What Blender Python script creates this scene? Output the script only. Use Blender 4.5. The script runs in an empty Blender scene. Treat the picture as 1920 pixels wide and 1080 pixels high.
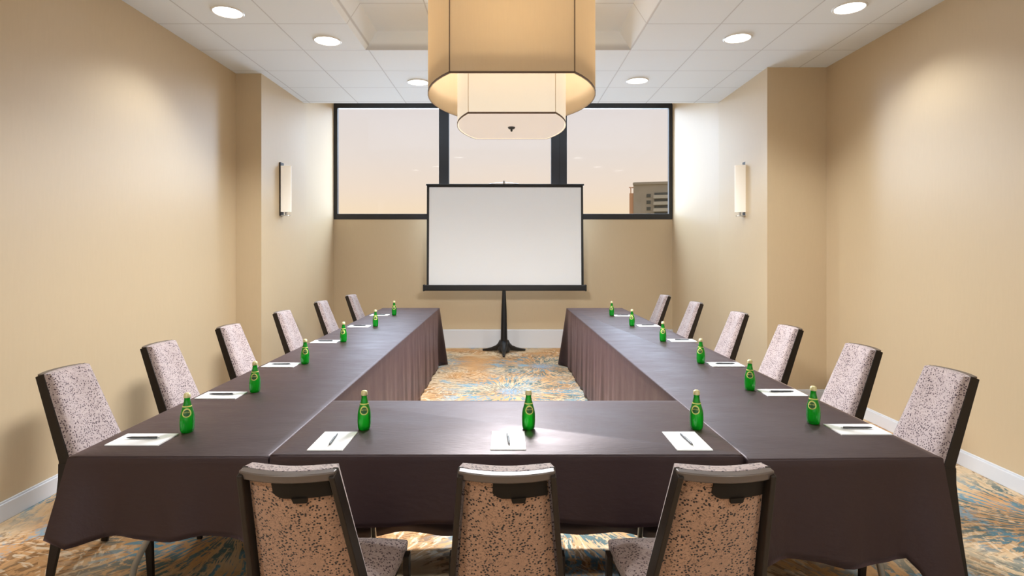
import bpy, bmesh, math, random
from mathutils import Vector
random.seed(7)
S = bpy.context.scene
COL = S.collection
PI = math.pi

# ------------------------------------------------------------------ camera
CAMH = 1.55; FPX = 1050.0; CX = 953.0; HY = 466.0
cam_d = bpy.data.cameras.new('camera'); cam = bpy.data.objects.new('camera', cam_d); COL.objects.link(cam)
cam.location = (0, 0, CAMH); cam.rotation_euler = (PI/2, 0, 0)
cam_d.sensor_width = 36; cam_d.lens = FPX/1920*36
cam_d.shift_x = (960-CX)/1920; cam_d.shift_y = -(540-HY)/1920
cam_d.clip_start = .05; cam_d.clip_end = 500
S.camera = cam

# ------------------------------------------------------------------ view + sky
S.view_settings.view_transform = 'Standard'; S.view_settings.look = 'None'
S.view_settings.gamma = 1; S.view_settings.use_curve_mapping = False
S.view_settings.exposure = 1.36

def srgb(r, g, b):
    f = lambda c: (c/255/12.92) if c/255 <= .04045 else ((c/255+.055)/1.055)**2.4
    return (f(r), f(g), f(b), 1)

SKY_BASE = .40; SKY_HIGH_FILL = 4.4; SKY_SIDE_FILL = 9.2; CEILING_FILL = 7.6; SKY_COOL = (.66,.81,1.0,1)
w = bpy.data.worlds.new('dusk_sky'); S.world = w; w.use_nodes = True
nt = w.node_tree; nt.nodes.clear()
N = nt.nodes.new; L = nt.links.new
out = N('ShaderNodeOutputWorld'); bg = N('ShaderNodeBackground')
tc = N('ShaderNodeTexCoord'); sx = N('ShaderNodeSeparateXYZ'); L(tc.outputs['Generated'], sx.inputs[0])
rm = N('ShaderNodeValToRGB'); L(sx.outputs['Z'], rm.inputs[0]); L(rm.outputs[0], bg.inputs['Color'])
cr = rm.color_ramp
cr.elements[0].position = 0.0; cr.elements[0].color = srgb(247, 221, 180)
cr.elements[1].position = 1.0; cr.elements[1].color = srgb(235, 238, 245)
for p, c in ((.055, (245,221,188)), (.10, (239,220,201)), (.16, (231,219,210)), (.25, (224,216,214)), (.45, (228,228,236))):
    e = cr.elements.new(p); e.color = srgb(*c)
def wm(op, a_, b_=0.0):
    x = N('ShaderNodeMath'); x.operation = op
    for i, v in enumerate((a_, b_)):
        if hasattr(v, 'links'): L(v, x.inputs[i])
        else: x.inputs[i].default_value = v
    return x.outputs[0]
def wstep(v, lo, hi):
    x = N('ShaderNodeMapRange'); x.interpolation_type = 'SMOOTHSTEP'; L(v, x.inputs[0])
    x.inputs[1].default_value = lo; x.inputs[2].default_value = hi; return x.outputs[0]
# added bright sky bands, unseen, high up and at both sides, light the walls
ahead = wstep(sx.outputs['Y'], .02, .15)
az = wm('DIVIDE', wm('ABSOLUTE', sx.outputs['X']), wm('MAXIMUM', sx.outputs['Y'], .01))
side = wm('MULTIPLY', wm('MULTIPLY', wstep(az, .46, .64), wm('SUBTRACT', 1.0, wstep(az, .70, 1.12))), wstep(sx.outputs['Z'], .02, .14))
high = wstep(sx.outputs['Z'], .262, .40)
# added glow below the horizon, out of view, brightens the ceiling
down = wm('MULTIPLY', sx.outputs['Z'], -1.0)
below = wm('MULTIPLY', wm('MULTIPLY', wstep(down, .0, .08), wm('SUBTRACT', 1.0, wstep(down, .25, .42))), wm('MULTIPLY', wm('SUBTRACT', 1.0, wstep(az, .35, .8)), CEILING_FILL))
boost = wm('MULTIPLY', ahead, wm('MAXIMUM', wm('MAXIMUM', below, wm('MULTIPLY', side, SKY_SIDE_FILL)), wm('MULTIPLY', high, SKY_HIGH_FILL)))
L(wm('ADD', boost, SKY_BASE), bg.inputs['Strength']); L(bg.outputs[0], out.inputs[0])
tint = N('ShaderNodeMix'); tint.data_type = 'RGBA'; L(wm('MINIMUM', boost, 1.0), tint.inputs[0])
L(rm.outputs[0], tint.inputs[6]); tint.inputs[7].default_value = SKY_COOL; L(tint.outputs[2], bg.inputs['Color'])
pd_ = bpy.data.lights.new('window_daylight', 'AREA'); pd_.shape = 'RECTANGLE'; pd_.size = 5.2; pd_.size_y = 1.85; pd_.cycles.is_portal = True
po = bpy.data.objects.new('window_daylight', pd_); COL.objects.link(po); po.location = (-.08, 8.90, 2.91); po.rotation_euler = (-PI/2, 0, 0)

# ------------------------------------------------------------------ materials
def mat(name, color=(.5,.5,.5,1), rough=.5, metal=0, spec=.5, sheen=0, coat=0):
    m = bpy.data.materials.new(name); m.use_nodes = True
    b = m.node_tree.nodes['Principled BSDF']
    b.inputs['Base Color'].default_value = color; b.inputs['Roughness'].default_value = rough
    b.inputs['Metallic'].default_value = metal; b.inputs['Specular IOR Level'].default_value = spec
    b.inputs['Sheen Weight'].default_value = sheen; b.inputs['Sheen Roughness'].default_value = .4
    b.inputs['Coat Weight'].default_value = coat
    return m
class G:
    """small node-graph helper on a material"""
    def __init__(s, m): s.m = m; s.t = m.node_tree; s.b = s.t.nodes.get('Principled BSDF')
    def n(s, ty, **k):
        x = s.t.nodes.new(ty)
        for a, v in k.items(): setattr(x, a, v)
        return x
    def l(s, a, b): s.t.links.new(a, b)
    def inp(s, node, i, v):
        if hasattr(v, 'links'): s.l(v, node.inputs[i])
        else: node.inputs[i].default_value = v
    def math(s, op, a, b=0.0, c=None, clamp=False):
        x = s.n('ShaderNodeMath', operation=op); x.use_clamp = clamp
        s.inp(x, 0, a); s.inp(x, 1, b)
        if c is not None: s.inp(x, 2, c)
        return x.outputs[0]
    def vmath(s, op, a, b=(0,0,0), i=0):
        x = s.n('ShaderNodeVectorMath', operation=op); s.inp(x, 0, a); s.inp(x, 1, b); return x.outputs[i]
    def mix(s, f, a, b):
        x = s.n('ShaderNodeMix', data_type='RGBA'); s.inp(x, 0, f); s.inp(x, 6, a); s.inp(x, 7, b); return x.outputs[2]
    def coord(s, k='Object'): return s.n('ShaderNodeTexCoord').outputs[k]
    def noise(s, vec, scale, detail=2, rough=.5, k='Fac'):
        x = s.n('ShaderNodeTexNoise'); s.inp(x, 'Vector', vec); x.inputs['Scale'].default_value = scale
        x.inputs['Detail'].default_value = detail; x.inputs['Roughness'].default_value = rough; return x.outputs[k]
    def step(s, v, a, b):
        x = s.n('ShaderNodeMapRange'); x.interpolation_type = 'SMOOTHSTEP'; s.inp(x, 0, v)
        x.inputs[1].default_value = a; x.inputs[2].default_value = b; return x.outputs[0]
    def bump(s, h, strength=.2, dist=.002):
        x = s.n('ShaderNodeBump'); s.inp(x, 'Height', h); x.inputs['Strength'].default_value = strength
        x.inputs['Distance'].default_value = dist; s.l(x.outputs[0], s.b.inputs['Normal'])
    def color(s, c): s.l(c, s.b.inputs['Base Color'])
    def xyz(s, v): x = s.n('ShaderNodeSeparateXYZ'); s.l(v, x.inputs[0]); return x.outputs
    def comb(s, x_, y, z): x = s.n('ShaderNodeCombineXYZ'); s.inp(x,0,x_); s.inp(x,1,y); s.inp(x,2,z); return x.outputs[0]

M = {}
# wall vinyl
m = M['wall'] = mat('wall_vinyl', (.60,.465,.30,1), .42, spec=.5); g = G(m)
c = g.coord(); fine = g.noise(g.vmath('MULTIPLY', c, (60,60,9)), 1.0, 3)
big = g.noise(c, .8, 2)
g.color(g.mix(g.math('MULTIPLY_ADD', fine, .5, g.math('MULTIPLY', big, .5)), (.585,.45,.285,1), (.645,.505,.325,1)))
g.bump(fine, .12, .002)
M['ceil_edge'] = mat('ceiling_edge', (.74,.71,.68,1), .8)
m = M['ceiling'] = mat('ceiling_tile', (.74,.71,.68,1), .85, spec=.2); g = G(m)
c = g.coord(); x, y, z = g.xyz(c)
def gl(v, off):
    f = g.math('FRACT', g.math('DIVIDE', g.math('SUBTRACT', v, off-61.0), .61))
    d = g.math('MINIMUM', f, g.math('SUBTRACT', 1.0, f))
    return g.math('SUBTRACT', 1.0, g.step(d, .004, .014))
line = g.math('MAXIMUM', gl(x, -1.30), gl(y, 5.22))
sp = g.noise(c, 180, 2)
g.color(g.mix(line, g.mix(sp, (.86,.91,.96,1), (.90,.94,.98,1)), (.64,.66,.69,1)))
g.bump(g.math('SUBTRACT', g.math('MULTIPLY', sp, .15), line), .3, .003)
M['trim'] = mat('painted_trim', (.72,.73,.76,1), .4)
M['black_metal'] = mat('black_frame', (.012,.012,.014,1), .35)
M['black_satin'] = mat('black_satin', (.006,.006,.007,1), .4)
M['white_ring'] = mat('white_ring', (.85,.85,.84,1), .4)
M['front_bounce'] = mat('front_bounce', (.80,.86,.92,1), .7, spec=.2)  # pale cool tone chosen so the unseen wall bounces fill light
M['chrome'] = mat('brushed_steel', (.55,.53,.50,1), .28, metal=1)
M['bronze'] = mat('bronze_frame', (.020,.0135,.0095,1), .40, metal=0, spec=.25)
M['bronze_light'] = mat('bronze_rail', (.10,.074,.060,1), .38, metal=.1, spec=.5)
M['plastic'] = mat('dark_plastic', (.010,.007,.005,1), .5, spec=.15)
M['paper'] = mat('paper', (.88,.88,.88,1), .6)
M['screen'] = mat('screen_fabric', (.93,.95,.98,1), .7)
M['pen_body'] = mat('pen_body', (.05,.055,.06,1), .35)
M['pen_metal'] = mat('pen_metal', (.6,.6,.62,1), .3, metal=1)
M['brown_trim'] = mat('shade_trim', (.13,.075,.045,1), .5)
M['cap'] = mat('bottle_cap', (.72,.66,.36,1), .35, metal=.3)
M['label_gold'] = mat('label_gold', (.62,.66,.18,1), .45)
M['label_green'] = mat('label_green', (.01,.10,.02,1), .45)
M['table_top'] = mat('table_laminate', (.35,.27,.2,1), .4)
M['table_metal'] = mat('table_steel', (.42,.40,.36,1), .3, metal=.9)

def emis(name, col, st):
    m = bpy.data.materials.new(name); m.use_nodes = True; b = m.node_tree.nodes['Principled BSDF']
    b.inputs['Base Color'].default_value = (.8,.8,.8,1)
    b.inputs['Emission Color'].default_value = col; b.inputs['Emission Strength'].default_value = st; return m
M['lamp_face'] = emis('downlight_lens', (1,.97,.92,1), 3.6)
M['sconce_glass'] = emis('sconce_glass', (1,.90,.78,1), .13)
M['inner_shade'] = emis('inner_shade', (1,.88,.72,1), .20)
M['diffuser'] = emis('diffuser', (1,.88,.80,1), .15)
for k, base in (('inner_shade', (.75,.68,.55,1)), ('diffuser', (.75,.70,.64,1)), ('sconce_glass', (.8,.75,.66,1))):
    M[k].node_tree.nodes['Principled BSDF'].inputs['Base Color'].default_value = base
# linen outer shade : translucent, lit from inside
m = M['shade'] = bpy.data.materials.new('linen_shade'); m.use_nodes = True; t = m.node_tree; t.nodes.clear(); g = G(m)
o = g.n('ShaderNodeOutputMaterial'); d = g.n('ShaderNodeBsdfDiffuse'); tr = g.n('ShaderNodeBsdfTranslucent'); mx = g.n('ShaderNodeMixShader')
c = g.coord(); wv = g.noise(g.vmath('MULTIPLY', c, (1,1,.08)), 90, 2)
g.l(g.mix(wv, (.70,.60,.46,1), (.77,.66,.51,1)), d.inputs[0]); tr.inputs[0].default_value = (.85,.74,.57,1)
mx.inputs[0].default_value = .45; g.l(d.outputs[0], mx.inputs[1]); g.l(tr.outputs[0], mx.inputs[2]); g.l(mx.outputs[0], o.inputs[0])
# window glass
m = M['glass'] = bpy.data.materials.new('window_glass'); m.use_nodes = True; m.node_tree.nodes.clear(); g = G(m)
o = g.n('ShaderNodeOutputMaterial'); a = g.n('ShaderNodeBsdfTransparent'); gs = g.n('ShaderNodeBsdfGlossy'); gs.inputs['Roughness'].default_value = .02
mx = g.n('ShaderNodeMixShader'); mx.inputs[0].default_value = .012; g.l(a.outputs[0], mx.inputs[1]); g.l(gs.outputs[0], mx.inputs[2]); g.l(mx.outputs[0], o.inputs[0])
# bottle glass
m = M['bottle'] = bpy.data.materials.new('green_glass'); m.use_nodes = True; m.node_tree.nodes.clear(); g = G(m)
o = g.n('ShaderNodeOutputMaterial'); a = g.n('ShaderNodeBsdfTransparent'); a.inputs[0].default_value = (.10,.72,.12,1)
df = g.n('ShaderNodeBsdfTranslucent'); df.inputs[0].default_value = (.01,.62,.04,1)
dd = g.n('ShaderNodeBsdfDiffuse'); dd.inputs[0].default_value = (.005,.36,.03,1)
gs = g.n('ShaderNodeBsdfGlossy'); gs.inputs['Roughness'].default_value = .06; gs.inputs[0].default_value = (.8,1,.85,1)
m0 = g.n('ShaderNodeMixShader'); m0.inputs[0].default_value = .5; g.l(df.outputs[0], m0.inputs[1]); g.l(dd.outputs[0], m0.inputs[2])
m1 = g.n('ShaderNodeMixShader'); m1.inputs[0].default_value = .60; g.l(a.outputs[0], m1.inputs[1]); g.l(m0.outputs[0], m1.inputs[2])
fr = g.n('ShaderNodeFresnel'); fr.inputs[0].default_value = 1.5
m2 = g.n('ShaderNodeMixShader'); g.l(fr.outputs[0], m2.inputs[0]); g.l(m1.outputs[0], m2.inputs[1]); g.l(gs.outputs[0], m2.inputs[2]); g.l(m2.outputs[0], o.inputs[0])
# tablecloth
m = M['cloth'] = mat('tablecloth', (.10,.078,.08,1), .48, spec=.60, sheen=.10); g = G(m)
c = g.coord(); wv = g.noise(g.vmath('MULTIPLY', c, (25,160,60)), 1.0, 3); bl = g.noise(g.vmath('MULTIPLY', c, (1.6,4,2)), 2.0, 4, .6)
g.color(g.mix(g.math('MULTIPLY_ADD', bl, .7, g.math('MULTIPLY', wv, .3)), (.0055,.0024,.003,1), (.012,.0056,.007,1)))
g.bump(g.math('ADD', wv, g.math('MULTIPLY', bl, 1.5)), .22, .004)
g.l(g.math('MULTIPLY_ADD', bl, .30, .33), g.b.inputs['Roughness'])
g.b.inputs['Specular Tint'].default_value = (1,.77,.79,1)
g.b.inputs['Sheen Tint'].default_value = (1,.56,.58,1)
# one chair fabric, stems and dots, in a lit and a shaded tone
def fabric(name, base0, base1, dark, dot, scale, stem_col, thr=.30):
    m = mat(name, base0, .75, spec=.25, sheen=.3); g = G(m); c = g.coord()
    wob = g.vmath('ADD', c, g.vmath('SCALE', g.noise(c, 14, 2, k='Color'), (0,0,0)))
    v = g.n('ShaderNodeTexVoronoi'); g.inp(v, 'Vector', c); v.inputs['Scale'].default_value = scale
    v.inputs['Randomness'].default_value = 1.0
    dots = g.math('SUBTRACT', 1.0, g.step(v.outputs['Distance'], thr*.75, thr))
    clump = g.step(g.noise(c, scale*.22, 2), .33, .46)
    dots = g.math('MULTIPLY', dots, clump)
    # radiating stems around larger cells
    v2 = g.n('ShaderNodeTexVoronoi'); g.inp(v2, 'Vector', c); v2.inputs['Scale'].default_value = scale*.11
    d = g.vmath('SUBTRACT', c, v2.outputs['Position']); dx, dy, dz = g.xyz(d)
    ang = g.math('ARCTAN2', g.math('ADD', dx, g.math('MULTIPLY', dy, .7)), dz)
    st = g.noise(g.comb(g.math('MULTIPLY', ang, 7.0), g.math('MULTIPLY', v2.outputs['Distance'], 4.0), dy), 1.0, 2)
    stems = g.math('MULTIPLY', g.math('SUBTRACT', 1.0, g.step(g.math('ABSOLUTE', g.math('SUBTRACT', st, .5)), .012, .035)), .55)
    nb = g.mix(g.noise(c, 30, 3), base0, base1)
    g.color(g.mix(dots, g.mix(stems, nb, stem_col), dot))
    wv = g.noise(c, 500, 1); g.bump(wv, .1, .001)
    return m
M['fab_lit'] = fabric('upholstery_lit', (.42,.335,.32,1), (.54,.44,.42,1), None, (.085,.055,.065,1), 105, (.16,.105,.11,1), .40)
M['fab_shaded'] = fabric('upholstery_shaded', (.30,.165,.096,1), (.37,.205,.122,1), None, (.012,.007,.005,1), 108, (.062,.030,.017,1), .40)  # same fabric; the back's shade and warm light are put into this colour
# carpet
m = M['carpet'] = mat('patterned_carpet', (.6,.45,.3,1), .9, spec=.1); g = G(m)
c = g.coord()
def burst(off, scale, fa, seed, thr):
    cc = g.vmath('ADD', c, off)
    cw = g.vmath('ADD', cc, g.vmath('MULTIPLY', g.vmath('SUBTRACT', g.noise(cc, 2.2, 2, k='Color'), (.5,.5,.5)), (.16,.16,0)))
    v = g.n('ShaderNodeTexVoronoi'); v.voronoi_dimensions = '2D'; g.inp(v, 'Vector', cw); v.inputs['Scale'].default_value = scale; v.inputs['Randomness'].default_value = .75
    d = g.vmath('SUBTRACT', cw, v.outputs['Position']); dx, dy, dz = g.xyz(d)
    r = g.vmath('LENGTH', g.comb(dx, dy, 0.0), i=1)
    ang = g.math('ARCTAN2', dy, dx)
    # seam-free angular coordinate: unit direction scaled
    ux = g.math('MULTIPLY', g.math('COSINE', ang), fa); uy = g.math('MULTIPLY', g.math('SINE', ang), fa)
    s = g.noise(g.comb(ux, uy, g.math('MULTIPLY_ADD', r, 6.0, seed)), 1.0, 3, .6)
    return g.step(s, thr, thr+.05), r, v
s1, r1, v1 = burst((3.30,1.13,0), .72, 19.0, 3.0, .47)
s2, r2_, v2 = burst((3.34,1.10,0), .72, 22.0, 11.0, .50)
s3, r3, v3 = burst((5.2,8.4,0), .95, 18.0, 23.0, .53)
brk = g.step(g.noise(c, 26, 3, .6), .36, .50)
base = g.mix(g.step(g.noise(c, 1.5, 2), .42, .60), (.60,.34,.155,1), (.66,.50,.32,1))
teal = g.mix(g.step(g.noise(c, 3.2, 2), .45, .62), (.11,.165,.165,1), (.14,.29,.37,1))
brown = (.22,.11,.045,1)
mk1 = g.math('MULTIPLY', g.math('MULTIPLY', s1, brk), g.math('SUBTRACT', 1.0, g.step(r1, .45, .95)))
wide = g.step(g.noise(g.vmath('ADD', c, (4.0,1.3,0)), 1.3, 1), .40, .58)
mk2 = g.math('MULTIPLY', g.math('MULTIPLY', s2, brk), g.math('MULTIPLY_ADD', wide, .6, .15))
mk3 = g.math('MULTIPLY', g.math('MULTIPLY', s3, wide), g.step(g.noise(c, 18, 3), .40, .5))
col = g.mix(mk2, base, brown)
col = g.mix(g.math('MULTIPLY', mk3, .7), col, (.82,.68,.50,1))
col = g.mix(mk1, col, teal)
pat = g.step(g.math('ADD', g.noise(c, 2.1, 2), g.math('MULTIPLY', g.noise(c, 40, 2), .25)), .76, .84)
col = g.mix(g.math('MULTIPLY', pat, .75), col, (.19,.37,.50,1))
core = g.math('MULTIPLY', g.math('SUBTRACT', 1.0, g.step(r1, .04, .20)), g.step(g.noise(c, 45, 2), .42, .56))
col = g.mix(core, col, (.22,.36,.52,1))
g.color(col); g.bump(g.noise(c, 400, 2), .4, .004)
# tower
m = M['concrete'] = mat('tower_concrete', (.30,.27,.22,1), .8); g = G(m); c = g.coord()
g.color(g.mix(g.noise(c, .6, 3), (.20,.18,.145,1), (.30,.27,.22,1)))
M['concrete_warm'] = mat('tower_side', (.42,.24,.14,1), .8)
M['tower_glass'] = mat('tower_glass', (.04,.045,.04,1), .3)
M['tower_band'] = mat('tower_balcony', (.32,.31,.27,1), .7)

# ------------------------------------------------------------------ object helpers
def link(name, me, material, parent=None, smooth=False, loc=None):
    o = bpy.data.objects.new(name, me); COL.objects.link(o)
    if material is not None: me.materials.append(M[material] if isinstance(material, str) else material)
    if parent is not None: o.parent = parent
    if loc: o.location = loc
    if smooth:
        for p in me.polygons: p.use_smooth = True
    return o
def fin(name, bm, material, parent=None, smooth=False, bevel=0, seg=2, loc=None, auto=None):
    bmesh.ops.recalc_face_normals(bm, faces=bm.faces)
    me = bpy.data.meshes.new(name); bm.to_mesh(me); bm.free()
    o = link(name, me, material, parent, smooth or auto is not None, loc)
    if bevel:
        b = o.modifiers.new('bevel', 'BEVEL'); b.width = bevel; b.segments = seg; b.limit_method = 'ANGLE'; b.angle_limit = .6
    if auto is not None:
        for e in me.edges: pass
        me.set_sharp_from_angle(angle=auto)
    return o
def empty(name, loc=(0,0,0), rz=0, label=None, cat=None, group=None, kind=None):
    o = bpy.data.objects.new(name, None); COL.objects.link(o); o.location = loc; o.rotation_euler = (0,0,rz); o.empty_display_size = .1
    return tag(o, label, cat, group, kind)
def tag(o, label=None, cat=None, group=None, kind=None):
    if label: o['label'] = label
    if cat: o['category'] = cat
    if group: o['group'] = group
    if kind: o['kind'] = kind
    return o
def box(bm, x0, x1, y0, y1, z0, z1):
    vs = [bm.verts.new(p) for p in ((x0,y0,z0),(x1,y0,z0),(x1,y1,z0),(x0,y1,z0),(x0,y0,z1),(x1,y0,z1),(x1,y1,z1),(x0,y1,z1))]
    for f in ((3,2,1,0),(4,5,6,7),(0,1,5,4),(1,2,6,5),(2,3,7,6),(3,0,4,7)): bm.faces.new([vs[i] for i in f])
def prism(bm, pts, z0, z1):
    a = [bm.verts.new((x,y,z0)) for x, y in pts]; b = [bm.verts.new((x,y,z1)) for x, y in pts]
    n = len(pts); bm.faces.new(a[::-1]); bm.faces.new(b)
    for i in range(n): bm.faces.new((a[i], a[(i+1)%n], b[(i+1)%n], b[i]))
def lathe(bm, prof, n=24, c=(0,0)):
    rings = []
    for r, z in prof:
        if r < 1e-6: rings.append([bm.verts.new((c[0],c[1],z))])
        else: rings.append([bm.verts.new((c[0]+r*math.cos(2*PI*i/n), c[1]+r*math.sin(2*PI*i/n), z)) for i in range(n)])
    for a, b in zip(rings, rings[1:]):
        for i in range(n):
            j = (i+1)%n
            if len(a) == 1 and len(b) == 1: continue
            if len(a) == 1: bm.faces.new((a[0], b[i], b[j]))
            elif len(b) == 1: bm.faces.new((a[i], a[j], b[0]))
            else: bm.faces.new((a[i], a[j], b[j], b[i]))
def tube(bm, pts, r, n=10):
    pts = [Vector(p) for p in pts]; rs = r if isinstance(r, (list, tuple)) else [r]*len(pts)
    up = Vector((0,0,1)); prev = None; rings = []
    for i, p in enumerate(pts):
        t = (pts[min(i+1, len(pts)-1)] - pts[max(i-1, 0)]).normalized()
        if prev is None:
            a = t.cross(up if abs(t.dot(up)) < .9 else Vector((1,0,0))).normalized()
        else: a = (prev - t*prev.dot(t)).normalized()
        prev = a; b = t.cross(a)
        rings.append([bm.verts.new(p + (a*math.cos(2*PI*k/n) + b*math.sin(2*PI*k/n))*rs[i]) for k in range(n)])
    for u, v in zip(rings, rings[1:]):
        for k in range(n): bm.faces.new((u[k], u[(k+1)%n], v[(k+1)%n], v[k]))
    bm.faces.new(rings[0][::-1]); bm.faces.new(rings[-1])
def sweep(bm, path, sx, sn):
    """rectangle section swept along a path lying near the YZ plane; sx half width along X, sn half depth in the path's normal"""
    path = [Vector(p) for p in path]; rings = []
    for i, p in enumerate(path):
        t = (path[min(i+1, len(path)-1)] - path[max(i-1, 0)]).normalized()
        nrm = Vector((1,0,0)).cross(t).normalized()
        hx = sx[i] if isinstance(sx, (list,tuple)) else sx; hn = sn[i] if isinstance(sn, (list,tuple)) else sn
        X = Vector((1,0,0))
        rings.append([bm.verts.new(p + X*a*hx + nrm*b*hn) for a, b in ((-1,-1),(1,-1),(1,1),(-1,1))])
    for u, v in zip(rings, rings[1:]):
        for k in range(4): bm.faces.new((u[k], u[(k+1)%4], v[(k+1)%4], v[k]))
    bm.faces.new(rings[0][::-1]); bm.faces.new(rings[-1])
def slab(bm, f, nu, nv):
    """closed panel; f(u,v,side) with u,v in 0..1 and side 0/1"""
    gr = [[[bm.verts.new(f(i/nu, j/nv, s)) for j in range(nv+1)] for i in range(nu+1)] for s in (0,1)]
    for s in (0,1):
        for i in range(nu):
            for j in range(nv):
                q = (gr[s][i][j], gr[s][i+1][j], gr[s][i+1][j+1], gr[s][i][j+1]); bm.faces.new(q if s else q[::-1])
    per = [(i,0) for i in range(nu)] + [(nu,j) for j in range(nv)] + [(i,nv) for i in range(nu,0,-1)] + [(0,j) for j in range(nv,0,-1)]
    for k in range(len(per)):
        a, b = per[k], per[(k+1)%len(per)]
        bm.faces.new((gr[0][a[0]][a[1]], gr[0][b[0]][b[1]], gr[1][b[0]][b[1]], gr[1][a[0]][a[1]]))
def dup(root, loc, rz=None, label=None):
    r = root.copy(); COL.objects.link(r); r.location = loc
    if rz is not None: r.rotation_euler = (0,0,rz)
    if label: r['label'] = label
    for ch in list(root.children):
        c = ch.copy(); COL.objects.link(c); c.parent = r
        for gg in list(ch.children):
            d = gg.copy(); COL.objects.link(d); d.parent = c
    return r
def at(px, py, z):            # ground/table point seen at a pixel
    d = (CAMH - z)*FPX/(py - HY)
    return ((px-CX)/FPX*d, d)

# ------------------------------------------------------------------ setting
XL, XR, ZC = -2.88, 3.25, 3.40
YP_L, YP_R = 5.92, 5.72            # pillar faces
YE, YB = 7.09, 8.75                # ceiling edge, back wall
BACK_L, BACK_R = -2.725, 2.565
YF = -2.2; T = .15
wall_l = [(XL,YF),(XL,YP_L),(-2.61,YP_L),(-2.60,7.20),(-2.655,7.20),(BACK_L,YB)]
wall_r = [(XR,YF),(XR,YP_R),(2.645,YP_R),(2.665,YE),(BACK_R,YB)]
bm = bmesh.new(); prism(bm, wall_l + [(BACK_L-.4,YB),(XL-T-.1,YP_L),(XL-T-.1,YF)], 0, 4.0); tag(fin('wall_left', bm, 'wall'), kind='structure')
bm = bmesh.new(); prism(bm, wall_r + [(BACK_R+.9,YB),(XR+T,YP_R),(XR+T,YF)], 0, 4.0); tag(fin('wall_right', bm, 'wall'), kind='structure')
SILL, HEAD = 2.01, 3.81
bm = bmesh.new(); box(bm, BACK_L-.3, BACK_R+.3, YB, YB+.2, 0, SILL); box(bm, BACK_L-.3, BACK_R+.3, YB, YB+.2, HEAD, 4.05)
tag(fin('wall_back', bm, 'wall'), kind='structure')
bm = bmesh.new(); box(bm, XL-T, XR+T, YF-.15, YF, 0, ZC+.2); tag(fin('wall_front', bm, 'front_bounce'), kind='structure')
bm = bmesh.new(); box(bm, XL-T, XR+T, YF-.2, YB+.3, -.1, 0); tag(fin('floor', bm, 'carpet'), kind='structure')
# ceiling with raised coffer over the pendant
CX0, CX1, CY0, CY1 = -1.33, 1.14, 3.39, 5.22
bm = bmesh.new()
x0, x1 = XL-.1, XR+.1
for a in ((x0,CX0,YF-.1,YE),(CX1,x1,YF-.1,YE),(CX0,CX1,YF-.1,CY0),(CX0,CX1,CY1,YE)): box(bm, a[0],a[1],a[2],a[3], ZC, ZC+.12)
IX0, IX1, IY0, IY1, IZ = CX0+.11, CX1-.11, CY0+.06, CY1-.02, 3.57
lo = [(CX0,CY0),(CX1,CY0),(CX1,CY1),(CX0,CY1)]; hi = [(IX0,IY0),(IX1,IY0),(IX1,IY1),(IX0,IY1)]
va = [bm.verts.new((p[0],p[1],ZC)) for p in lo]; vb = [bm.verts.new((p[0],p[1],IZ)) for p in hi]; vc = [bm.verts.new((p[0],p[1],IZ+.1)) for p in lo]
for i in range(4): bm.faces.new((va[i],va[(i+1)%4],vb[(i+1)%4],vb[i])); bm.faces.new((va[i],va[(i+1)%4],vc[(i+1)%4],vc[i]))
bm.faces.new(vb); bm.faces.new(vc)
box(bm, x0, x1, YE, YE+.04, ZC, 4.0)
box(bm, x0, x1, YE, YB+.3, 3.96, 4.06)
tag(fin('ceiling', bm, 'ceiling'), kind='structure')
# baseboards
def baseboard(name, pts, h, th=.018, inward=1):
    bm = bmesh.new()
    for (xa, ya), (xb, yb) in zip(pts, pts[1:]):
        t = Vector((xb-xa, yb-ya)).normalized(); n = Vector((-t.y, t.x))*th*inward; e = t*th
        q = [(xa-e.x*0, ya-e.y*0), (xb, yb), (xb+n.x, yb+n.y), (xa+n.x, ya+n.y)]
        prism(bm, q, 0, h)
        q2 = [(xa, ya), (xb, yb), (xb+n.x*.5, yb+n.y*.5), (xa+n.x*.5, ya+n.y*.5)]
        prism(bm, q2, h, h+.012)
    return tag(fin(name, bm, 'trim', bevel=.003), kind='structure')
baseboard('baseboard_left', wall_l, .10, inward=-1)
baseboard('baseboard_right', wall_r, .10, inward=1)
baseboard('baseboard_back', [(BACK_L,YB),(BACK_R,YB)], .275, .03, -1)
# window
wn = empty('window_1', ((BACK_L+BACK_R)/2, YB, SILL), kind='structure')
wn['label'] = 'wide black framed window with three panes above the screen'
def wpart(name, material, boxes):
    bm = bmesh.new()
    for b in boxes: box(bm, *b)
    o = fin(name, bm, material, None, bevel=.003); o.parent = wn; o.location = -wn.location; return o
K = FPX/YB
px2x = lambda px, y=YB: (px-CX)/FPX*y
px2z = lambda py, y=YB: CAMH - (py-HY)/FPX*y
wx0, wx1 = px2x(626), px2x(1260)
FD = .06
wpart('window_frame', 'black_metal', [(wx0,wx1,YB-.01,YB+FD,SILL-.005,px2z(401)),(wx0,wx1,YB-.01,YB+FD,px2z(203),HEAD+.01),
      (wx0,px2x(633),YB-.012,YB+FD,SILL,HEAD),(px2x(1254),wx1,YB-.012,YB+FD,SILL,HEAD),
      (BACK_L-.2,wx0,YB+.005,YB+.05,SILL,HEAD),(wx1,BACK_R+.2,YB+.005,YB+.05,SILL,HEAD)])
wpart('mullion', 'black_metal', [(px2x(823),px2x(842),YB-.012,YB+FD,SILL,HEAD)])
wpart('mullion', 'black_metal', [(px2x(1033),px2x(1049),YB-.03,YB+FD,SILL,HEAD),(px2x(1047),px2x(1063),YB-.012,YB+FD,SILL,HEAD)])
for a, b in ((633,823),(842,1033),(1063,1254)):
    wpart('window_pane', 'glass', [(px2x(a)+.002,px2x(b)-.002,YB+.03,YB+.034,px2z(401)+.002,px2z(203)-.002)])

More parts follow.
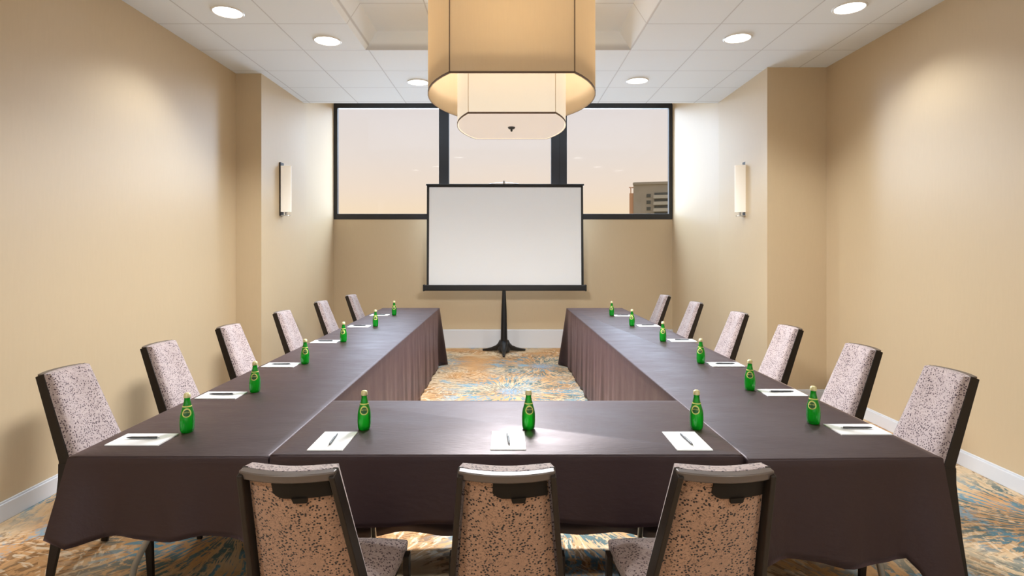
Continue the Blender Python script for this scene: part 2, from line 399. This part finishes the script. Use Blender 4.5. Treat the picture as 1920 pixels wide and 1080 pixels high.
# ------------------------------------------------------------------ tower outside
tw = empty('apartment_tower', (20, 62, -10), rz=-.27, label='grey concrete apartment tower outside the right end of the window', cat='building')
tz = lambda py: px2z(py, 60) + 10
bm = bmesh.new(); box(bm, -6.0, 12, -.2, 14, 0, tz(335)); box(bm, -6.05, 12, -.35, 14, tz(340), tz(336)); o1 = fin('tower_body', bm, 'concrete', tw)
bm = bmesh.new(); box(bm, -6.45, -6.0, .0, .5, 0, tz(356)); box(bm, -6.35, -6.25, .1, .2, tz(356), tz(344)); box(bm, -6.5, -5.9, 0, .4, tz(345.5), tz(343.5)); fin('side_wall', bm, 'concrete_warm', tw)
for k in range(9):
    z = tz(361) - k*.73
    bm = bmesh.new(); box(bm, -4.55, -4.1, -.26, -.1, z-.25, z+.12); fin('tower_window', bm, 'tower_glass', tw)
    bm = bmesh.new(); box(bm, -3.7, 9, -.26, -.1, z-.02, z+.25); fin('tower_window', bm, 'tower_glass', tw)
    bm = bmesh.new(); box(bm, -3.8, 9, -.75, -.2, z-.42, z-.05); fin('balcony', bm, 'tower_band', tw)

# ------------------------------------------------------------------ lamps in the ceiling
def spot(parent, loc, energy, size, blend, color=(.94,.98,1.0), radius=.06):
    ld = bpy.data.lights.new('downlight_beam', 'SPOT'); ld.energy = energy; ld.spot_size = size; ld.spot_blend = blend; ld.color = color; ld.shadow_soft_size = radius
    o = bpy.data.objects.new('downlight_beam', ld); COL.objects.link(o); o.parent = parent; o.location = loc; return o
dl_pos = [(427,22,'nearest of the three downlights on the left of the ceiling'), (614,76,'middle of the three downlights on the left of the ceiling'),
          (784,154,'farthest left downlight, close beside the pendant shade'), (1593,14,'nearest of the three downlights on the right of the ceiling'),
          (1383,71,'middle of the three downlights on the right of the ceiling'), (1195,151,'farthest right downlight, nearest the window')]
proto = None
SPOT_E = 20
for px, py, lab in dl_pos:
    d = (ZC-CAMH)*FPX/(HY-py); x = (px-CX)/FPX*d
    lab = 'round white recessed ceiling downlight, ' + lab
    if proto is None:
        proto = empty('ceiling_downlight', (x,d,ZC), label=lab, cat='ceiling light', group='recessed downlights')
        bm = bmesh.new(); lathe(bm, [(.104,-.002),(.106,-.008),(.114,-.010),(.121,-.005),(.122,.0),(.104,.0)], 36); fin('trim_ring', bm, 'white_ring', proto, auto=.7)
        bm = bmesh.new(); lathe(bm, [(0,-.004),(.06,-.0045),(.105,-.003),(.105,0),(0,0)], 36); fin('lens', bm, 'lamp_face', proto, auto=.7)
        spot(proto, (0,0,-.03), SPOT_E, math.radians(125), .6)
    else: dup(proto, (x,d,ZC), label=lab)
# two stronger downlights, unseen, added behind the camera as fill light
for x in (-1.6, 2.0): 
    o = dup(proto, (x,-.9,ZC), label='added fill downlight, unseen, above the near end of the room, on the %s' % ('left' if x < 0 else 'right'))
    for ch in o.children:
        if ch.type == 'LIGHT': ch.data = ch.data.copy(); ch.data.energy = 160

# ------------------------------------------------------------------ pendant
def plan(a, b, s, n=14):
    """closed outline: flat front/back of half width a at y=-+b, bulging sides reaching s"""
    sag = s-a; R = (b*b+sag*sag)/(2*sag); cx = s-R; th = math.asin(b/R); pts = []
    for i in range(n+1): t = -th + 2*th*i/n; pts.append((cx+R*math.cos(t), R*math.sin(t)))
    for i in range(n+1): t = -th + 2*th*i/n; pts.append((-cx-R*math.cos(t), -R*math.sin(t)))
    return pts
def ring_wall(bm, a, b, s, z0, z1, th):
    o = plan(a,b,s); i = plan(a-th*.8,b-th,s-th); n = len(o)
    v = [[bm.verts.new((x,y,z)) for x, y in p] for p, z in ((o,z0),(o,z1),(i,z1),(i,z0))]
    for r in range(4):
        A, B = v[r], v[(r+1)%4]
        for k in range(n): bm.faces.new((A[k],A[(k+1)%n],B[(k+1)%n],B[k]))
PD = 4.30
pn = empty('pendant_lamp', (.025, PD, 2.45), label='large two tier linen drum pendant lamp hanging over the tables', cat='pendant lamp')
zr, zi = 2.698-2.45, 2.478-2.45
OT = 3.50-2.45
def sh(name, bm, m_, par=None): return fin(name, bm, m_, par or pn, auto=.35)
bm = bmesh.new(); ring_wall(bm, .41, .635, .632, zr, OT, .006); outer = sh('outer_shade', bm, 'shade')
bm = bmesh.new(); ring_wall(bm, .412, .6375, .6345, zr-.001, zr+.012, .0025); sh('rim_band', bm, 'brown_trim', outer)
for sx_ in (-1,1):
    bm = bmesh.new(); box(bm, sx_*.41-.003, sx_*.41+.003, -.638, -.633, zr, OT); sh('seam', bm, 'brown_trim', outer)
bm = bmesh.new(); ring_wall(bm, .30, .45, .412, zi, zr+.20, .006); inner = sh('inner_shade', bm, 'inner_shade')
bm = bmesh.new(); ring_wall(bm, .302, .4525, .4145, zi-.001, zi+.011, .0025); sh('rim_band', bm, 'brown_trim', inner)
for sx_ in (-1,1):
    bm = bmesh.new(); box(bm, sx_*.30-.002, sx_*.30+.002, -.4525, -.448, zi, zr+.2); sh('seam', bm, 'shade', inner)
bm = bmesh.new(); prism(bm, plan(.293,.442,.404), zi+.004, zi+.010); sh('diffuser', bm, 'diffuser')
bm = bmesh.new(); lathe(bm, [(0,zi-.032),(.006,-.030+zi),(.010,zi-.022),(.006,zi-.016),(.022,zi-.010),(.028,zi-.002),(.028,zi+.006),(0,zi+.006)], 20); sh('finial', bm, 'pen_body')
bm = bmesh.new(); tube(bm, [(0,0,zi+.01),(0,0,3.569-2.45)], .012); sh('stem', bm, 'chrome')
bm = bmesh.new(); lathe(bm, [(0,1.119),(.075,1.119),(.075,1.10),(.06,1.085),(0,1.085)], 24); sh('canopy', bm, 'chrome')
bm = bmesh.new()
for a in range(4):
    t = a*PI/2 + PI/4; tube(bm, [(0,0,OT-.05),(.60*math.cos(t),.60*math.sin(t),OT-.03)], .005, 6)
tube(bm, [(-.55,0,OT-.05),(.55,0,OT-.05)], .005, 6)
sh('shade_frame', bm, 'chrome')
PEND_E = 2.2
for a in range(4):
    t = a*PI/2 + PI/4
    ld = bpy.data.lights.new('pendant_bulb','POINT'); ld.energy = PEND_E; ld.color = (1,.88,.72); ld.shadow_soft_size = .05
    o = bpy.data.objects.new('pendant_bulb', ld); COL.objects.link(o); o.parent = pn; o.location = (.12*math.cos(t), .12*math.sin(t), zr+.38)
ld = bpy.data.lights.new('pendant_bulb','AREA'); ld.shape = 'RECTANGLE'; ld.size = .55; ld.size_y = .8; ld.energy = 62; ld.color = (.97,.98,1.0)
o = bpy.data.objects.new('pendant_bulb', ld); COL.objects.link(o); o.parent = pn; o.location = (0,0,zi-.036)

# ------------------------------------------------------------------ wall sconces
def sconce(x, y, z0, z1, side, label):
    t = empty('wall_sconce', (x, y, z0), 0 if side > 0 else PI, label, 'wall lamp', 'wall sconces')
    h = z1-z0
    bm = bmesh.new(); box(bm, .0, .014, -.048, .048, 0, h); fin('back_plate', bm, 'bronze', t, bevel=.003)
    bm = bmesh.new(); n = 14; a = [(.014, .044)] + [(.014+.105*math.sin(PI*i/n), .044*math.cos(PI*i/n)) for i in range(1,n)] + [(.014,-.044)]
    prism(bm, a, .045, h-.04); fin('glass_shade', bm, 'sconce_glass', t, auto=.6)
    bm = bmesh.new(); a2 = [(.014,.04)] + [(.014+.095*math.sin(PI*i/n), .04*math.cos(PI*i/n)) for i in range(1,n)] + [(.014,-.04)]
    prism(bm, a2, .0, .010); fin('bottom_bracket', bm, 'chrome', t)
    bm = bmesh.new(); tube(bm, [(.06,0,.01),(.06,0,.05)], .012); fin('stem', bm, 'chrome', t)
    return t
sconce(-2.605, 6.42, 1.923, 2.534, 1, 'slim frosted glass sconce with steel plate on the left alcove wall')
sconce(2.667, 6.30, 1.912, 2.525, -1, 'slim frosted glass sconce with steel plate on the right alcove wall')

# ------------------------------------------------------------------ projection screen
SY = 8.32
sc = empty('projection_screen', (px2x(945,SY), SY, 0), label='white portable projection screen on a black flared pedestal under the window', cat='projection screen')
sx0 = lambda px: px2x(px, SY) - sc.location.x
sz = lambda py: px2z(py, SY)
bm = bmesh.new()
f0 = [(sx0(803),sz(536)),(sx0(1092),sz(536)),(sx0(1090),sz(349)),(sx0(804),sz(349))]
def sheet(bm, pts, y0, y1):
    a = [bm.verts.new((x,y0,z)) for x, z in pts]; b = [bm.verts.new((x,y1,z)) for x, z in pts]; n = len(pts)
    bm.faces.new(a); bm.faces.new(b[::-1])
    for i in range(n): bm.faces.new((a[i],a[(i+1)%n],b[(i+1)%n],b[i]))
sheet(bm, f0, -.004, .0); fab = fin('screen_fabric', bm, 'screen', sc)
bm = bmesh.new()
sheet(bm, [(sx0(800),sz(537)),(sx0(804),sz(537)),(sx0(805),sz(346)),(sx0(800.5),sz(346))], -.006, .002)
sheet(bm, [(sx0(1090),sz(537)),(sx0(1094.5),sz(537)),(sx0(1093),sz(347)),(sx0(1089),sz(347))], -.006, .002)
sheet(bm, [(sx0(803),sz(351)),(sx0(1091),sz(351.5)),(sx0(1091),sz(347)),(sx0(803),sz(346))], -.006, .002)
fin('black_border', bm, 'black_satin', fab)
bm = bmesh.new(); box(bm, sx0(799), sx0(1095), -.012, .012, sz(348.5), sz(345)); fin('top_bar', bm, 'black_satin', sc, bevel=.004)
bm = bmesh.new(); box(bm, sx0(795), sx0(1098), -.035, .035, sz(545), sz(534)); fin('roller_case', bm, 'black_satin', sc, bevel=.012)
for a, b in ((793.5,796.5),(1096.5,1099.5)):
    bm = bmesh.new(); box(bm, sx0(a), sx0(b), -.038, .038, sz(546), sz(533.5)); fin('end_cap', bm, 'black_satin', sc, bevel=.006)
bm = bmesh.new(); tube(bm, [(sx0(918),0,sz(344.8)),(sx0(932),0,sz(343.2)),(sx0(945),0,sz(342.6)),(sx0(958),0,sz(343.2)),(sx0(972),0,sz(344.8))], .005, 8)
tube(bm, [(0,0,sz(345)),(0,0,sz(339))], .018, 10); fin('handle', bm, 'pen_metal', sc)
bm = bmesh.new(); lathe(bm, [(0,.10),(.045,.10),(.052,.14),(.048,.25),(.044,.45),(.040,.62),(.032,.80),(.026,.93),(0,.93)], 18); fin('pole', bm, 'black_satin', sc, auto=.8)
bm = bmesh.new(); tube(bm, [(0,.045,.9),(0,.045,sz(344))], .014, 10); fin('rear_mast', bm, 'black_satin', sc, smooth=True)
bm = bmesh.new(); lathe(bm, [(0,.02),(.08,.02),(.10,.05),(.085,.085),(.062,.12),(.052,.17),(.045,.22),(0,.22)], 18); fin('hub', bm, 'black_satin', sc, auto=.8)
for ang in (-90, 28, 152):
    a = math.radians(ang); L_ = .36
    pts = [(math.cos(a)*r, math.sin(a)*r, z) for r, z in ((.02,.16),(.06,.10),(.12,.065),(.22,.038),(.30,.024),(L_,.016))]
    bm = bmesh.new(); tube(bm, pts, [.058,.055,.044,.028,.019,.016], 10); fin('leg', bm, 'black_satin', sc, smooth=True)

# ------------------------------------------------------------------ tables + cloths
TZ = .755
def cloth_mesh(x0, x1, y0, y1, drop, corner, seed, amp=.016, flare=.05, cw=.13):
    """drop(side, t) -> hang length; side 0 front(y0) 1 right(x1) 2 back(y1) 3 left(x0), t 0..1 running counter-clockwise"""
    rnd = random.Random(seed); bm = bmesh.new(); r = .008; step = .035
    per = []
    corners = [(x0,y0),(x1,y0),(x1,y1),(x0,y1)]; nrm = [(0,-1),(1,0),(0,1),(-1,0)]
    for s in range(4):
        a = Vector(corners[s]); b = Vector(corners[(s+1)%4]); ln = (b-a).length; n = max(8, int(ln/step))
        for i in range(n):
            t = i/n; p = a.lerp(b, t)
            if i == 0:
                nn = (Vector(nrm[s]) + Vector(nrm[s-1])).normalized(); per.append((p, nn, s, 0.0, 0.0))
            else:
                dc = min(t, 1-t)*ln; per.append((p, Vector(nrm[s]), s, t, dc))
    n = len(per); ph = [rnd.uniform(0, 6.28) for _ in range(6)]
    cum = 0; last = per[0][0]; rows = []
    ks = [0, .002, .006, .012] ; NV = 16
    ring0 = [bm.verts.new((p.x - nn.x*r*(1.414 if dc == 0 else 1), p.y - nn.y*r*(1.414 if dc == 0 else 1), TZ)) for p, nn, s, t, dc in per]
    rings = [ring0]
    rr = []
    for i, (p, nn, s, t, dc) in enumerate(per):
        cum += (p-last).length; last = p
        d = drop(s, t)
        if dc == 0:  # corner point averages both sides, hangs lowest
            d = (drop(s, 0) + drop(s-1 if s else 3, 1))*.5
        cs = corner(s) if t < .5 else corner((s+1)%4)
        w_ = math.exp(-(dc/cw)**2)
        d = d + cs*w_
        fold = math.sin(cum*9+ph[0])*.35 + math.sin(cum*21+ph[1])*.35 + math.sin(cum*37+ph[2])*.3
        cf = math.exp(-((dc-.13)/.09)**2)          # the fold hollow beside each corner
        rr.append((p, nn, d, fold, w_, cf, cum, dc))
    for k in range(1, NV+1):
        row = []
        f = (k/NV)**1.25
        for p, nn, d, fold, w_, cf, cum_, dc in rr:
            if k == 1: q = p - nn*r*.29; z = TZ - r*.29
            elif k == 2: q = p.copy(); z = TZ - r
            else:
                ff = ((k-2)/(NV-2)); z = TZ - r - (d-r)*ff - 0.0
                off = amp*fold*ff**1.2*(.35+.65*(1-w_)) + flare*w_*ff*(1.3 if p.y < 3 or abs(p.y) < .05 else 2.5) - .026*cf*ff + .012*ff
                z += .006*math.sin(cum_*13)*ff
                q = p + nn*off
                z = max(z, .006 + .004*abs(fold))
            row.append(bm.verts.new((q.x, q.y, z)))
        rings.append(row)
    for a, b in zip(rings, rings[1:]):
        for i in range(n): bm.faces.new((a[i], a[(i+1)%n], b[(i+1)%n], b[i]))
    bm.faces.new(rings[0])
    return bm
def cloth(name, x0, x1, y0, y1, drop, corner, seed, label, rz=0, piv=None, **k):
    if piv is None: piv = ((x0+x1)/2, (y0+y1)/2)
    bm = cloth_mesh(x0-piv[0], x1-piv[0], y0-piv[1], y1-piv[1], drop, corner, seed, **k)
    bmesh.ops.recalc_face_normals(bm, faces=bm.faces)
    me = bpy.data.meshes.new(name); bm.to_mesh(me); bm.free()
    o = link(name, me, 'cloth', None, True, (piv[0], piv[1], 0)); o.rotation_euler = (0,0,rz)
    me.set_sharp_from_angle(angle=1.2)
    sd = o.modifiers.new('thick', 'SOLIDIFY'); sd.thickness = .002; sd.offset = -1
    return tag(o, label, 'tablecloth', 'dark mauve tablecloths')
Y0, YC1, Y1 = 2.14, 2.915, 7.50
LX0, LX1 = -1.685, -.918
RX0, RX1 = .905, 1.655
def dl(s, t):
    if s == 0: return .312 + .006*math.sin(t*17)
    if s == 1: return .745
    if s == 2: return .70
    return .250 + .004*math.sin(t*40)
def dr(s, t):
    if s == 0: return .375 + .03*math.exp(-((t-.55)/.2)**2) - .05*math.exp(-((t-.83)/.07)**2)
    if s == 1: return .250 + .004*math.sin(t*40)
    if s == 2: return .70
    return .745
def dc_(s, t):
    if s == 0: return .264 + .006*math.sin(t*9)
    if s == 2: return .70 + .008*math.sin(t*30)
    return .05
cloth('tablecloth', LX0, LX1, Y0, Y1, dl, lambda s: (.012,.0,.0,.02)[s], 1, 'dark mauve cloth over the long left wing of tables', cw=.10, piv=(-1.0,2.14), rz=.0)
cloth('tablecloth', RX0, RX1, Y0-.01, Y1, dr, lambda s: (0,.18,.0,0)[s], 2, 'dark mauve cloth over the long right wing of tables', piv=(RX1,2.13), rz=.024)
mc = cloth('tablecloth', LX1+.005, RX0-.004, Y0+.004, YC1, dc_, lambda s: 0.0, 3, 'dark mauve cloth over the short middle table facing the screen', amp=.006, flare=0)
mc.location.z = .005
for v in mc.data.vertices:                              # its right edge runs along the slightly turned right wing
    v.co.x -= .024*(v.co.y + (YC1-Y0)/2)*min(1, max(0, .5 + v.co.x/(RX0-LX1)))

def folding_table(x, y, ln, rz, label):
    t = empty('folding_table', (x,y,0), rz, label, 'table', 'folding tables under the cloths'); hw = .36
    bm = bmesh.new(); box(bm, -ln/2, ln/2, -hw, hw, TZ-.030, TZ-.004); fin('tabletop', bm, 'table_top', t, bevel=.004)
    for sx_ in (-1,1):
        for sy in (-1,1):
            xx = sx_*(ln/2-.20)
            pts = [(xx,sy*.10,TZ-.03),(xx,sy*.12,.60),(xx,sy*.15,.46),(xx,sy*.22,.34),(xx,sy*.29,.20),(xx,sy*.315,.08),(xx,sy*.32,.0)]
            bm = bmesh.new(); tube(bm, pts, .0135, 10); fin('leg', bm, 'table_metal', t, smooth=True)
    return t
folding_table((LX0+LX1)/2, 3.10, 1.83, PI/2, 'folding table with curved steel legs at the near end of the left wing')
folding_table((RX0+RX1)/2, 3.10, 1.83, PI/2+.024, 'folding table with curved steel legs at the near end of the right wing')
folding_table((LX1+RX0)/2, (Y0+YC1)/2, 1.75, 0, 'folding table under the short middle tablecloth')

# ------------------------------------------------------------------ chairs (sitter faces +Y)
BZ, TOPZ = .55, .955
def yb(z):          # backrest plane: leaning back above the bend
    return -.225 - (z-BZ)*.38 if z > BZ else -.225 + (BZ-z)*.0
def hwid(z):        # half width of the back, tapering to the top
    return .166 + (.119-.166)*(z-.47)/(TOPZ-.47)
def sag(u, z): return -.030*(1-u*u)*min(1, max(0, (z-.45)/.35))
def make_chair():
    t = empty('banquet_chair')
    # seat cushion
    def fs(u, v, s):
        y = -.20 + .42*v; hw = .170+.030*v; X = (u*2-1); x = X*hw
        e = 1-(abs(X)**6); e2 = 1-(abs(v*2-1)**8)
        return Vector((x*(1 if s else .97), y, (.425 + (.062)*min(e,1)*.35*e2 + .030*(1 if s else 0)) if s else .40))
    bm = bmesh.new(); slab(bm, fs, 18, 16); seat = fin('seat', bm, 'fab_lit', t, bevel=.010, seg=3, auto=.9)
    bm = bmesh.new(); box(bm, -.175, .175, -.21, .205, .365, .402); fin('seat_frame', bm, 'bronze', t, bevel=.004)
    # backrest cushion (front) and back panel
    def fb(u, v, s):
        z = .465 + (TOPZ-.003-.465)*v; X = u*2-1; hw = hwid(z)+.011; y = yb(z)+sag(X,z)
        if s: edge = (1-abs(X)**5)*(1-max(0,(v-.93)/.07)**3*.6); hw -= .008
        return Vector((X*hw, y + ((.040 + .024*edge) if s else .012), z))
    bm = bmesh.new(); slab(bm, fb, 18, 22); back = fin('backrest', bm, 'fab_lit', t, auto=1.0)
    def fp(u, v, s):
        z = .47 + (TOPZ-.035-.47)*v; X = u*2-1; hw = hwid(z)-.010; y = yb(z)+sag(X,z)
        return Vector((X*hw, y + (.006 if s else -.006), z))
    bm = bmesh.new(); slab(bm, fp, 16, 18); fin('back_panel', bm, 'fab_shaded', t, auto=1.0)
    # posts (one piece back frame)
    for sx_ in (-1,1):
        bm = bmesh.new(); pts = []
        for k in range(9):
            z = .50 + (TOPZ-.008-.50)*k/8; pts.append((sx_*(hwid(z)+.005), yb(z)-.011, z))
        sweep(bm, pts, [.008]*9, [.027 - .006*k/8 for k in range(9)])
        fin('back_post', bm, 'bronze', t, bevel=.003)
    def fr(u, v, s):
        X = u*2-1; z = TOPZ-.029+.026*v; y = yb(z)+sag(X,z)
        return Vector((X*(hwid(TOPZ)+.012), y + (.012 if s else -.020), z + .0))
    bm = bmesh.new(); slab(bm, fr, 16, 2); fin('top_rail', bm, 'bronze_light', t, bevel=.004, auto=1.0)
    def fh(u, v, s):
        X = -.32 + 1.26*u; z = TOPZ-.080 + .056*v
        if u < .12: z = TOPZ-.080 + .056*v + (1-v)*.016*(1-u/.12)
        y = yb(z)+sag(X,z); return Vector((X*(hwid(z)-.006), y + (-.004 if s else -.012), z))
    bm = bmesh.new(); slab(bm, fh, 12, 3); hd = fin('handle_plate', bm, 'plastic', t, auto=1.0)
    def ft(u, v, s):
        X = .10+.34*u + (.5-u)*.06*(1-v); z = TOPZ-.094 + .016*v; y = yb(z)+sag(X,z)
        return Vector((X*(hwid(z)-.006), y + (-.005 if s else -.016), z))
    bm = bmesh.new(); slab(bm, ft, 4, 2); fin('pull_tab', bm, 'plastic', hd)
    # legs
    for sx_ in (-1,1):
        bm = bmesh.new(); pts = [(sx_*(hwid(.5)+.005), -.2355, .545),(sx_*(hwid(.5)+.005),-.234,.47),(sx_*.175,-.262,.22),(sx_*.180,-.300,0)]
        sweep(bm, pts, .009, [.0265,.029,.024,.016]); fin('leg', bm, 'bronze', t, bevel=.003)
        bm = bmesh.new(); pts = [(sx_*.203,.170,.425),(sx_*.203,.172,.36),(sx_*.203,.182,.18),(sx_*.203,.192,0)]
        sweep(bm, pts, .010, [.022,.021,.017,.012]); fin('leg', bm, 'bronze', t, bevel=.003)
    return t
chair0 = make_chair(); first = [True]
def place_chair(x, y, rz, label, group):
    if first[0]:
        first[0] = False; o = chair0; o.location = (x,y,0); o.rotation_euler = (0,0,rz)
    else: o = dup(chair0, (x,y,0), rz)
    tag(o, label, 'chair', group); return o
for cxp, lab, rz in ((556,'left',-.035),(950,'middle',0.0),(1347,'right',.02)):
    x = (cxp-CX)/FPX*1.54
    place_chair(x, 1.90, rz, 'banquet chair with patterned back painted as in shade, %s of the three at the middle table' % lab, 'chairs at the middle table')
# side chairs: mean pixel of the top edge ends -> distance along the wing
ordn = ['nearest', 'second nearest', 'third', 'fourth', 'fifth', 'farthest']
for i, (d, tx) in enumerate(((2.79,-2.205),(3.53,-2.195),(4.34,-2.165),(5.32,-2.145),(6.33,-2.115),(7.20,-2.02))):
    place_chair(tx+.365, d, -PI/2, 'mauve speckled banquet chair, %s from the camera along the left wing' % ordn[i], 'chairs along the left wing')
for i, (d, tx) in enumerate(((2.74,2.155),(3.42,2.16),(4.28,2.15),(5.22,2.15),(6.22,2.085),(7.15,2.0))):
    place_chair(tx-.365, d, PI/2, 'mauve speckled banquet chair, %s from the camera along the right wing' % ordn[i], 'chairs along the right wing')

# ------------------------------------------------------------------ bottles, notepads, pens
def make_bottle():
    t = empty('water_bottle')
    prof = [(0,0),(.020,0),(.0255,.004),(.0278,.014),(.0290,.035),(.0290,.055),(.0282,.072),(.0258,.085),(.0210,.102),(.0160,.120),(.0130,.134),(.0118,.146),(.0128,.148),(.0128,.152),(.0115,.153),(0,.153)]
    bm = bmesh.new(); lathe(bm, prof, 28); fin('glass_body', bm, 'bottle', t, auto=.9)
    bm = bmesh.new(); lathe(bm, [(0,.151),(.0138,.150),(.0146,.153),(.0138,.160),(.0125,.167),(.008,.170),(0,.1705)], 24); fin('cap', bm, 'cap', t, auto=.9)
    def surf(a, z, off):
        for (r0,z0),(r1,z1) in zip(prof, prof[1:]):
            if z0 <= z <= z1 and z1 > z0: r = r0+(r1-r0)*(z-z0)/(z1-z0); break
        r += off; return (r*math.sin(a), -r*math.cos(a), z)
    bm = bmesh.new(); n = 28
    def disc(bm, zc, ra, rz_, off):
        c_ = bm.verts.new(surf(0, zc, off)); v = []
        m_ = [bm.verts.new(surf(ra*.5*math.cos(2*PI*i/n), zc+rz_*.5*math.sin(2*PI*i/n), off)) for i in range(n)]
        v = [bm.verts.new(surf(ra*math.cos(2*PI*i/n), zc+rz_*math.sin(2*PI*i/n), off)) for i in range(n)]
        for i in range(n):
            bm.faces.new((c_, m_[i], m_[(i+1)%n])); bm.faces.new((m_[i], v[i], v[(i+1)%n], m_[(i+1)%n]))
    disc(bm, .089, .72, .019, .0009); lb = fin('label', bm, 'label_gold', t)
    bm = bmesh.new(); disc(bm, .088, .52, .0135, .0016); fin('label_field', bm, 'label_green', lb)
    bm = bmesh.new()                                        # pale lettering band across the field
    cur = bpy.data.curves.new('lettering', 'FONT'); cur.body = 'perrier'; cur.size = .0105; cur.align_x = 'CENTER'; cur.align_y = 'CENTER'
    tmp = bpy.data.objects.new('lettering', cur); COL.objects.link(tmp)
    dg = bpy.context.evaluated_depsgraph_get(); me = bpy.data.meshes.new_from_object(tmp.evaluated_get(dg))
    for v in me.vertices:
        x_, y_ = v.co.x, v.co.y; v.co = surf(x_/.026, .0915+y_, .0023)
    bpy.data.objects.remove(tmp); me.materials.clear(); link('lettering', me, 'label_gold', lb)
    bm = bmesh.new(); rs = []
    for z, rr_ in ((.112,.0186),(.117,.0172)): pass
    lathe(bm, [(surf(0,.1115,.0008)[1]*-1,.1115),(surf(0,.1165,.0010)[1]*-1,.1165)], 28); fin('neck_band', bm, 'label_gold', t, auto=.9)
    return t
bot0 = make_bottle(); bl = [True]
def bottle(px, py, label, grp, dz=0):
    x, y = at(px, py, TZ)
    if bl[0]: bl[0] = False; o = bot0; o.location = (x,y,TZ)
    else: o = dup(bot0, (x,y,TZ))
    o.location.z += dz
    o.rotation_euler = (0,0,random.uniform(-.25,.25) - math.atan2(x,y)*1.0)
    tag(o, label, 'bottle', grp)
def make_pad():
    t = empty('notepad')
    bm = bmesh.new(); box(bm, -.0700, .0700, -.108, .108, 0, .0045); fin('page_block', bm, 'paper', t, bevel=.0008)
    bm = bmesh.new(); box(bm, -.0702, .0702, .1075, .1090, 0, .0050); fin('binding', bm, 'white_ring', t)
    return t
def make_pen():
    t = empty('pen')
    bm = bmesh.new(); tube(bm, [(0,-.066,.005),(0,-.060,.005),(0,-.045,.005),(0,.05,.005),(0,.062,.005)], [.0012,.0030,.0046,.0046,.0040], 12); fin('barrel', bm, 'pen_body', t, smooth=True)
    bm = bmesh.new(); tube(bm, [(0,.060,.005),(0,.070,.005)], .0028, 10); fin('clicker', bm, 'pen_metal', t, smooth=True)
    bm = bmesh.new(); box(bm, -.0014, .0014, .020, .060, .0095, .0108); fin('clip', bm, 'pen_metal', t)
    return t
pad0 = make_pad(); pen0 = make_pen(); fl = [True]
def pad(px, py, rz, lab, grp, pen_rz=0, dz=0):
    x, y = at(px, py, TZ)
    if fl[0]: a, b = pad0, pen0; fl[0] = False; a.location = (x,y,TZ); b.location = (x,y,TZ+.005)
    else: a = dup(pad0, (x,y,TZ)); b = dup(pen0, (x,y,TZ+.005))
    a.location.z += dz; b.location.z += dz
    a.rotation_euler = (0,0,rz); b.rotation_euler = (0,0,rz+pen_rz)
    tag(a, 'white notepad ' + lab, 'notepad', 'notepads ' + grp); tag(b, 'dark pen lying on the notepad ' + lab, 'pen', 'pens ' + grp)
P_L = [((351,810),(267,825)),((478,735),(415,742)),((572,682),(527,685)),((644,641),(610,641)),((704,612),(674,612)),((739,591),(712,591))]
P_R = [((1525,794),(1607,806)),((1406,731),(1466,737)),((1314,681),(1360,684)),((1243,640),(1279,639)),((1185,611),(1215,611)),((1147,592),(1168,592))]
for i, (b, p) in enumerate(P_L):
    bottle(b[0], b[1], 'small green glass water bottle, %s from the camera on the left wing' % ordn[i], 'bottles on the left wing')
    pad(p[0], p[1], -PI/2, 'with a pen, %s from the camera on the left wing' % ordn[i] if 0 else '%s from the camera on the left wing' % ordn[i], 'on the left wing')
for i, (b, p) in enumerate(P_R):
    bottle(b[0], b[1], 'small green glass water bottle, %s from the camera on the right wing' % ordn[i], 'bottles on the right wing')
    pad(p[0], p[1], PI/2, '%s from the camera on the right wing' % ordn[i], 'on the right wing')
for (b, p, lab) in (((683,807),(625,830),'left'),((991,806),(953,829),'middle'),((1306,806),(1287,830),'right')):
    bottle(b[0], b[1], 'small green glass water bottle, %s of the three on the middle table' % lab, 'bottles on the middle table', .005)
    pad(p[0], p[1], 0, '%s of the three on the middle table' % lab, 'on the middle table', .06, .005)
